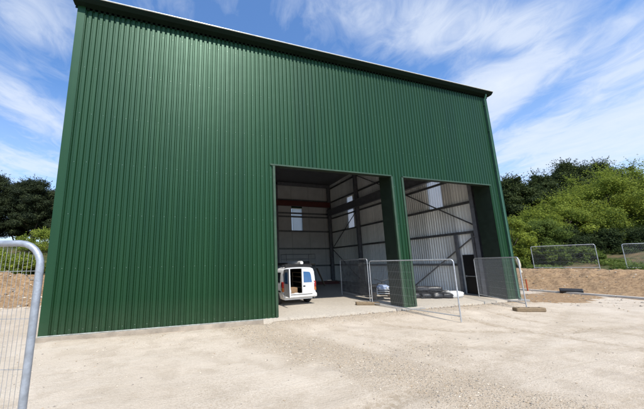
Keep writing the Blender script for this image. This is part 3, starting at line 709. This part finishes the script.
for x in (-.70,.70): b = MB(); b.tube([(x,.06,1.93),(x,2.4,1.93)], .022, 8); b.build('rack_rail', M['black'], van)
b = MB(); b.tube([(.18,.06,1.885),(-.02,2.25,1.885)], .085, 14); tag(b.build('pipe_tube', M['vandirt']), 'white carrier tube strapped across the van\'s roof bars', 'tube').location = (VX,VY,ZB)
b = MB(); b.tube([(-.45,.15,1.85),(-.58,2.3,1.85)], .045, 10); b.tube([(-.352,.2,1.842),(-.50,2.2,1.842)], .035, 10); tag(b.build('black_pipes', M['black']), 'pair of black pipes lying on the van\'s roof bars', 'pipes').location = (VX,VY,ZB)
b = MB(); b.box(-.42,-.02,.12,.5,0,.28,bevel=.015); o = b.build('cardboard_box', M['card']); o.location = (VX+.02,VY+.12,ZB+.47); tag(o, 'brown cardboard box in the back of the van', 'box')
b = MB(); b.box(-.10,.10,-.05,.06,0,.07,bevel=.02); o = b.build('white_cloth', M['whitebag']); o.location = (VX-.16,VY-.0,ZB+.47); tag(o, 'crumpled white cloth on the sill of the van\'s open rear', 'cloth')
b = MB(); b.lathe([(.001,0),(.13,.0),(.17,.08),(.15,.2),(.08,.27),(.001,.28)], (0,0,0), 'z', 12); o = b.build('white_bag', M['whitebag']); o.location = (VX-.50,VY+.22,ZB+.47); tag(o, 'white bag just inside the open rear door of the van', 'bag')

# ------------------------------------------------------------------ quad bike behind the middle pillar
quad = thing('quad_bike', 'dusty quad bike with a pale blue cowl, half hidden behind the middle pillar', 'quad bike', (9.75, 2.55, ZB), math.radians(-35))
for sx in (-1,1):
    for sy in (-1,1):
        b = MB(); b.lathe([(.10,-.09),(.21,-.11),(.265,-.09),(.275,0),(.265,.09),(.21,.11),(.10,.09)], (sx*.42, sy*.6, .275), 'x', 18); wl = b.build('wheel', M['dustrubber'], quad)
        b = MB(); b.lathe([(.001,.03*sx),(.10,.05*sx),(.12,.07*sx)], (sx*.42, sy*.6, .275), 'x', 14); b.build('rim', M['rim'], wl)
        b = MB(); fa = np.linspace(.35, PI-.35, 9); vs = [(sx*x_, sy*.6+.34*math.cos(a), .275+.36*math.sin(a)) for x_ in (.26,.56) for a in fa]
        b.add(vs, [(i,i+1,10+i,9+i) for i in range(8)], 0, True); b.build('fender', M['black'], quad)
b = MB(); b.box(-.22,.22,-.75,.7,.25,.5,bevel=.05); b.build('chassis', M['black'], quad)
b = MB(); b.box(-.24,.24,-.95,-.35,.50,.74,bevel=.07); b.box(-.30,.30,-.92,-.55,.60,.70,bevel=.04); b.build('cowl', M['blue'], quad)
b = MB()
for z in (.36,.46,.56): b.tube([(-.30,-.98,z),(.30,-.98,z)], .018, 8)
b.tube([(-.3,-.98,.30),(-.3,-.98,.62)], .018, 8); b.tube([(.3,-.98,.30),(.3,-.98,.62)], .018, 8); b.build('front_guard', M['fence'], quad)
b = MB(); b.box(-.17,.17,-.15,.6,.62,.74,bevel=.05); b.build('seat', M['rubber'], quad)
b = MB(); b.tube([(-.36,-.18,.98),(-.2,-.28,.96),(0,-.34,.9),(.2,-.28,.96),(.36,-.18,.98)], .016, 8); b.tube([(0,-.34,.9),(0,-.42,.6)], .025, 8); b.build('handlebar', M['black'], quad)
for sx in (-1,1):
    b = MB(); b.box(sx*.12, sx*.22, -.975, -.93, .58, .68, bevel=.02); b.build('headlight', M['clear_lens'], quad)

# ------------------------------------------------------------------ bags heaped by the right wall
def bag(name, mat, sx, sy, sz, seed, strap=False):
    b = MB(); nu, nv = 20, 13; vs = []
    for j in range(nv):
        ph = PI*j/(nv-1)-PI/2
        for i in range(nu):
            th_ = 2*PI*i/nu; cx_, sx_ = math.cos(th_), math.sin(th_)
            p = Vector((math.copysign(abs(cx_)**.4, cx_)*abs(math.cos(ph))**.35, math.copysign(abs(sx_)**.4, sx_)*abs(math.cos(ph))**.35, math.copysign(abs(math.sin(ph))**.8, math.sin(ph))))
            w = 1+.20*mn.noise(p*2.3+Vector((seed*3.1,0,0)))+.12*mn.noise(p*6+Vector((seed,2,0)))
            vs.append((p.x*sx*w, p.y*sy*w, sz+max(-sz, p.z*sz*w)))
    b.add(vs, [(j*nu+i, j*nu+(i+1)%nu, (j+1)*nu+(i+1)%nu, (j+1)*nu+i) for j in range(nv-1) for i in range(nu)], 0, True)
    return b
def place_bag(x, y, z, rz, s, kind, label, group, cat):
    o = thing(kind+'_sack', label, cat, (x,y,z), rz, group)
    bag('b', None, *s, random.random()*50).build('bag', M['blackbag' if kind == 'black' else 'whitebag'], o)
    return o
GB = 'black sacks heaped against the right wall'
bx0 = [(11.35,2.25),(11.85,2.02),(12.33,1.80),(12.80,1.58),(11.75,2.95),(12.28,2.72),(12.80,2.50),(13.3,2.25)]
lab = ['black sack at the left end of the front row, nearest the middle pillar','second black sack from the left in the front row of the heap','third black sack from the left in the front row of the heap','black sack in the front row right beside the white sack',
 'black sack at the left end of the back row of the heap','second black sack from the left in the back row','third black sack from the left in the back row','black sack in the back row nearest the side door']
for (x, y), l in zip(bx0, lab): place_bag(x, y, ZB, math.radians(-25)+PI/2+random.uniform(-.15,.15), (.40+random.uniform(-.05,.05),.27+random.uniform(-.03,.03),.15+random.uniform(-.03,.02)), 'black', l, GB, 'sack')
up = [(11.6,2.55,'upper black sack lying on the left end of the heap'),(12.1,2.32,'upper black sack lying on the middle of the heap'),(12.6,2.08,'upper black sack lying on the heap\'s right end')]
for x, y, l in up: place_bag(x, y, ZB+.25, math.radians(-25)+random.uniform(-.5,.5), (.40,.26,.15), 'black', l, GB, 'sack')
GW = 'white sacks beside the black heap'
place_bag(13.22,1.42,ZB,-.3,(.36,.25,.16),'white','plump white sack at the right end of the black heap',GW,'sack')
place_bag(13.95,1.95,ZB,.2,(.42,.26,.12),'white','flat white sack nearest the dark side door',GW,'sack')
place_bag(13.62,2.35,ZB,.6,(.34,.24,.14),'white','white sack lying behind the other white sacks by the side door',GW,'sack')

# ------------------------------------------------------------------ scaffold tower, steel on the floor
sc = thing('scaffold_tower', 'low grey scaffold tower standing in the gloom behind the van', 'scaffold', (8.8,11.0,ZB))
for x in (-1.25,1.25):
    for y in (-.6,.6):
        b = MB(); b.tube([(x,y,0),(x,y,2.62)], .026, 8); b.build('leg', M['greypaint'], sc)
    for z in (.5,1.1,1.7,2.58):
        b = MB(); b.tube([(x,-.6,z),(x,.6,z)], .02, 8); b.build('rung', M['greypaint'], sc)
for y in (-.6,.6):
    for z in (2.58,2.2):
        b = MB(); b.tube([(-1.25,y,z),(1.25,y,z)], .02, 8); b.build('guard_rail', M['greypaint'], sc)
    b = MB(); b.tube([(-1.25,y,.3),(1.25,y,1.6)], .02, 8); b.build('brace', M['greypaint'], sc)
b = MB(); b.box(-1.25,1.25,-.58,.58,1.74,1.82,bevel=.01); b.build('platform', M['wood'], sc)
b = MB(); b.box(-.8,.85,-.4,.4,0,.2,bevel=.03); o = b.build('dark_bundle', M['black']); o.location = (8.8,11,ZB+1.82); tag(o, 'dark wrapped bundle lying on the scaffold platform', 'bundle')
b = MB(); b.bar((0,0,.04),(.62,.0,1.45),.22,.04); o = b.build('leaning_plank', M['wood']); o.location = (10.25,10.35,ZB); o.scale = (-1,1,1); o.location.x = 10.75; tag(o, 'plank leaning against the right side of the scaffold tower', 'plank')
for i, (y, z, l) in enumerate(((12.1,0,'red oxide steel beam on the floor, nearer of the pair beyond the mesh fence'),(12.5,0,'red oxide steel beam on the floor, farther of the pair beyond the mesh fence'))):
    b = MB(); b.box(10.4,13.2,y-.1,y+.1,0,.02); b.box(10.4,13.2,y-.1,y+.1,.2,.22); b.box(10.4,13.2,y-.008,y+.008,.02,.2)
    o = b.build('steel_beam', M['redsteel']); o.location = (0,0,ZB); tag(o, l, 'steel beam', 'steel beams on the shed floor')

# ------------------------------------------------------------------ small things on the right
b = MB(); b.box(-.035,.035,-.02,.02,-.15,.72); b.add([(-.035,-.02,-.15),(.035,-.02,-.15),(0,0,-.3)],[(0,1,2)]); o = b.build('marker_stake', M['orange']); o.location = (20.87,2.62,height(20.87,2.62)); tag(o, 'orange marker stake at the foot of the earth bank by the shed corner', 'stake')
b = MB(); pr = []
for i in range(29): pr.append((.15+(.012 if i % 2 else -.012), -.45+i*.032))
b.lathe(pr, (0,0,0), 'x', 16); b.lathe([(.12,-.45),(.12,.45)], (0,0,0), 'x', 16)
o = b.build('drain_pipe', M['black']); o.location = (21.2,.75,.15); o.rotation_euler = (0,0,math.radians(-62)); tag(o, 'short black ribbed drain pipe lying by the pale kerb', 'pipe')

# ------------------------------------------------------------------ trees and bushes
def leaves(C, R, n, size, up=.35, stretch=1.0, flat=1.0):
    """C clump centres (k,3), R radii; returns verts (n*4,3)"""
    k = len(C); pw = R**2/np.sum(R**2); idx = rng.choice(k, n, p=pw)
    d = rng.normal(size=(n,3)); d /= np.linalg.norm(d,axis=1)[:,None]
    rad = R[idx]*(rng.random(n)**.45); P = C[idx]+d*rad[:,None]*np.array([1,1,flat])
    nm = d+rng.normal(size=(n,3))*.6+np.array([0,0,up]); nm /= np.linalg.norm(nm,axis=1)[:,None]
    t1 = np.cross(nm, rng.normal(size=(n,3))); t1 /= np.linalg.norm(t1,axis=1)[:,None]; t2 = np.cross(nm, t1)
    s = size*rng.uniform(.6,1.4,n)
    a = t1*(s*stretch)[:,None]; b_ = t2*(s*.55)[:,None]
    V = np.stack([P-a, P-b_*1.0+a*.1, P+a, P+b_+a*.1],1).reshape(-1,3)
    tint = np.clip(.46+.26*rng.normal(size=n)+.6*(rng.random(k)[idx]-.5), 0, 1)
    return V, tint
def leaf_object(V, tint, name, mat, parent):
    n = len(tint); me = bpy.data.meshes.new(name); me.vertices.add(4*n); me.vertices.foreach_set('co', V.astype(np.float32).ravel())
    me.loops.add(4*n); me.loops.foreach_set('vertex_index', np.arange(4*n, dtype=np.int32))
    me.polygons.add(n); me.polygons.foreach_set('loop_start', np.arange(0,4*n,4,dtype=np.int32))
    a = me.attributes.new('tint','FLOAT','FACE'); a.data.foreach_set('value', tint.astype(np.float32))
    me.materials.append(mat); me.update(calc_edges=True); me.validate()
    o = bpy.data.objects.new(name, me); COL.objects.link(o); o.parent = parent; return o
def tree(name, label, cat, x, y, H, W, mat, n, size, base=.15, group=None, style='round', bark='bark', trunk=.25, lean=0):
    z0 = height(x, y)-.1; o = thing(name, label, cat, (x,y,z0), 0, group)
    C = []; R = []; tips = []; hb = base*H
    k = {'round':95,'cypress':90,'pine':90,'bush':60}[style]
    for i in range(k):
        f = rng.random(); a = rng.random()*2*PI; g_ = rng.uniform(.5,1.15)
        if style == 'pine':
            z = hb+(H-hb)*(.02+.93*f**.9); w = W*(1.05-.75*f**2.2); rr = w*math.sqrt(rng.random()); r_ = W*rng.uniform(.16,.32)
        elif style == 'cypress':
            z = hb+(H-hb)*(f**.9); w = W*(1.03-f**2.3)*(.75+.4*rng.random()); rr = w*rng.uniform(.45,1.0); r_ = W*rng.uniform(.12,.28)
        else:
            z = hb+(H-hb)*f*.93; w = W*math.sqrt(max(.05,1-(f*1.0)**2.6)); rr = w*rng.uniform(.35,1.0); r_ = W*rng.uniform(.12,.30)
        if style in ('cypress','round') and i % 9 == 0: z = H*rng.uniform(.86,1.05); rr = W*rng.uniform(0,.55); r_ = W*rng.uniform(.07,.13)
        c = np.array([rr*math.cos(a)+lean*z, rr*math.sin(a), z]); C.append(c); R.append(r_)
        if i % 4 == 0: tips.append(c)
    C = np.array(C); R = np.array(R)
    if style == 'pine': V, T = leaves(C, R, n, size, .45, 1.7, .62)
    elif style == 'cypress': V, T = leaves(C, R, n, size, .35, 1.8, .60)
    else: V, T = leaves(C, R, n, size, .55, 1.1, .75)
    # twigs that poke out of the clumps: leaves strung along short shoots, ragged outline
    m_ = n//60; q = 7; idx = rng.integers(0, len(C), m_); d = rng.normal(size=(m_,3)); d[:,2] = np.abs(d[:,2])*(1.1 if style != 'pine' else .6)+.25; d /= np.linalg.norm(d,axis=1)[:,None]
    L_ = W*rng.uniform(.08,.24,m_)*(1.5 if style == 'round' else 1.0); st = R[idx]*.72
    pos = C[idx][:,None,:]+d[:,None,:]*(st[:,None]+L_[:,None]*np.linspace(0,1,q)[None,:])[:,:,None]
    pos = (pos+rng.normal(size=pos.shape)*size*.45).reshape(-1,3)
    V2, T2 = leaves(pos, np.full(len(pos), size*.8), len(pos)*2, size*.8, .5, 1.3)
    V = np.concatenate([V,V2]); T = np.concatenate([T,T2*.8+.15])
    V[:,2] = np.maximum(V[:,2], .05)
    leaf_object(V, T, 'crown', mat, o)
    b = MB(); th_ = H*(.85 if style != 'bush' else .5)
    b.tube([(0,0,-.1),(lean*th_*.3+.1,.05,th_*.33),(lean*th_*.66-.08,.1,th_*.66),(lean*th_,0,th_)], [trunk*1.15,trunk*.85,trunk*.5,trunk*.12], 8)
    if style == 'pine':
        for i in range(5):
            a = rng.random()*6.28; q = rng.uniform(.5,1.6); b.tube([(.1*math.cos(a),.1*math.sin(a),0),(q*.5*math.cos(a),q*.5*math.sin(a),H*.18),(q*1.5*math.cos(a),q*1.5*math.sin(a),H*.42)], [.10,.08,.03], 6)
    for c in tips:
        s = max(.25*hb, c[2]*.55); b.tube([(lean*s,0,s),(c[0]*.5,c[1]*.5,(s+c[2])/2+.1),tuple(c)], [trunk*.35,trunk*.22,trunk*.06], 6)
    b.build('trunk', M[bark], o)
    return o
GP = 'dark trees on the rise left of the shed'
pines = [(-27.5,36.5,10.2,4.2,'dark tree at the very left edge of the photo, on the left rise'),(-23.5,37.5,9.6,3.6,'dark tree second from the left on the rise beyond the mesh fence'),(-20.6,35.0,9.3,3.2,'dark tree with bare lower trunk, third from the left on the rise'),(-17.3,36.0,8.2,3.2,'dark tree closest to the green shed\'s left corner'),(-33,40,10.5,4.5,'dark tree left of the others on the rise, mostly outside the photo'),(-25.5,42.5,10.4,4.2,'dark tree standing farther back, between the two leftmost trees'),(-20.5,42.5,10.2,4.0,'dark tree standing farther back, behind the gap near the shed')]
for x, y, H, w, l in pines: tree('pine_tree', l, 'tree', x, y, H, w, M['leaf_pine'], 52000, .07, .16, GP, 'pine', 'bark', .24, random.uniform(-.06,.06))
GL = 'green bushes on the earth bank left of the shed'
for x, y, H, w, l in [(-12.6,17.0,1.5,1.7,'leafy green bush behind the brown earth mound, nearest the shed'),(-15.6,18.8,1.7,2.2,'leafy green bush behind the mound, seen through the mesh fence'),(-18.8,20.5,1.8,2.4,'leafy green bush on the bank at the photo\'s left edge'),(-15.0,25.5,2.2,2.4,'green bush higher up the bank below the dark trees')]:
    tree('green_bush', l, 'bush', x, y, H, w, M['leaf_bright'], 12000, .06, .02, GL, 'bush', 'bark_grey', .06)
GC = 'dark conifers behind the right hedge'
for x, y, top, w, l, n_ in [(46.2,16.8,13.4,4.6,"dark conifer standing right against the shed's right corner",17000),(50.5,18.0,12.0,5.0,'low dark conifer next to the one by the shed corner',15000),(57.0,18.8,15.2,6.0,'dark conifer rising between the shed corner and the tallest conifer',16000),(64.0,18.2,18.0,6.2,'tall dark conifer, left shoulder of the highest dark crown',17000),(70.5,17.2,17.6,7.0,'tallest dark conifer, behind the bright green tree',18000),(77.5,16.6,17.0,6.4,'dark conifer at the right end of the highest dark crown',17000),(85,13,15.6,7.0,'dark conifer farthest right, at the photo\'s edge',15000)]:
    tree('conifer_tree', l, 'tree', x, y, top-height(x,y), w, M['leaf_dark'], int(n_*4.5), .095, .03, GC, 'cypress', 'bark', .4)
GG = 'bright green trees above the bank fences'
for x, y, top, w, l, n_ in [(51.3,9.7,12.0,5.6,'broad bright green tree in front of the tallest dark conifer',26000),(54.8,6.4,12.2,5.4,"bright green tree at the photo's right edge",24000),(46.0,11.5,9.6,4.4,'bright green tree left of the broad bright one',20000),(42.0,12.6,7.6,3.4,'lowest bright green tree, between the corner bush and the broad one',15000),(60,3.0,11.5,5,"bright green tree just beyond the photo's right edge",9000)]:
    tree('leafy_tree', l, 'tree', x, y, top-height(x,y), w, M['leaf_bright'], int(n_*2.8), .075, .05, GG, 'round', 'bark_grey', .22)
GM = 'mid green bushes at the top of the bank'
for x, y, top, w, l, mt in [(34.4,10.9,6.8,2.4,'mid green bush right beside the shed\'s right corner','leaf_bright'),(37.6,10.0,6.4,2.5,'mid green bush above the left end of the bank fence','leaf_mid'),(40.5,9.6,5.2,2.3,'dark green bush behind the middle of the bank fence','leaf_shade'),(43.8,8.2,5.0,2.6,'dark green bush above the gap between the bank fences','leaf_shade'),(46.8,6.8,5.2,2.6,'dark green bush behind the rightmost fence','leaf_shade'),(49.5,4.6,5.4,2.8,'dark green bush at the photo\'s right edge under the bright tree','leaf_shade'),(35.6,8.6,3.6,1.5,'small low bush behind the bank fence by the shed corner','leaf_mid'),(38.8,7.4,3.0,1.3,'small low bush behind the left bank fence','leaf_mid')]:
    tree('green_shrub', l, 'bush', x, y, top-height(x,y), w, M[mt], 26000, .065, .01, GM, 'bush', 'bark_grey', .09)
# low ground cover on the banks
C = []; 
while len(C) < 420:
    x = rng.uniform(31.5,52); y = rng.uniform(-4,12)
    if mn.noise(Vector((x*.3,y*.3,4))) < -.02: continue
    C.append((x,y,height(x,y)+.1))
for i in range(120):
    x = rng.uniform(-24,-9); y = rng.uniform(15.5,33); C.append((x,y,height(x,y)+.08))
C = np.array(C); V, T = leaves(C, rng.uniform(.25,.75,len(C)), 34000, .06, .8, 1.5, .45)
o = leaf_object(V, T, 'undergrowth', M['leaf_mid'], None); tag(o, 'low weeds and brambles over the tops of the banks', 'undergrowth', kind='stuff')
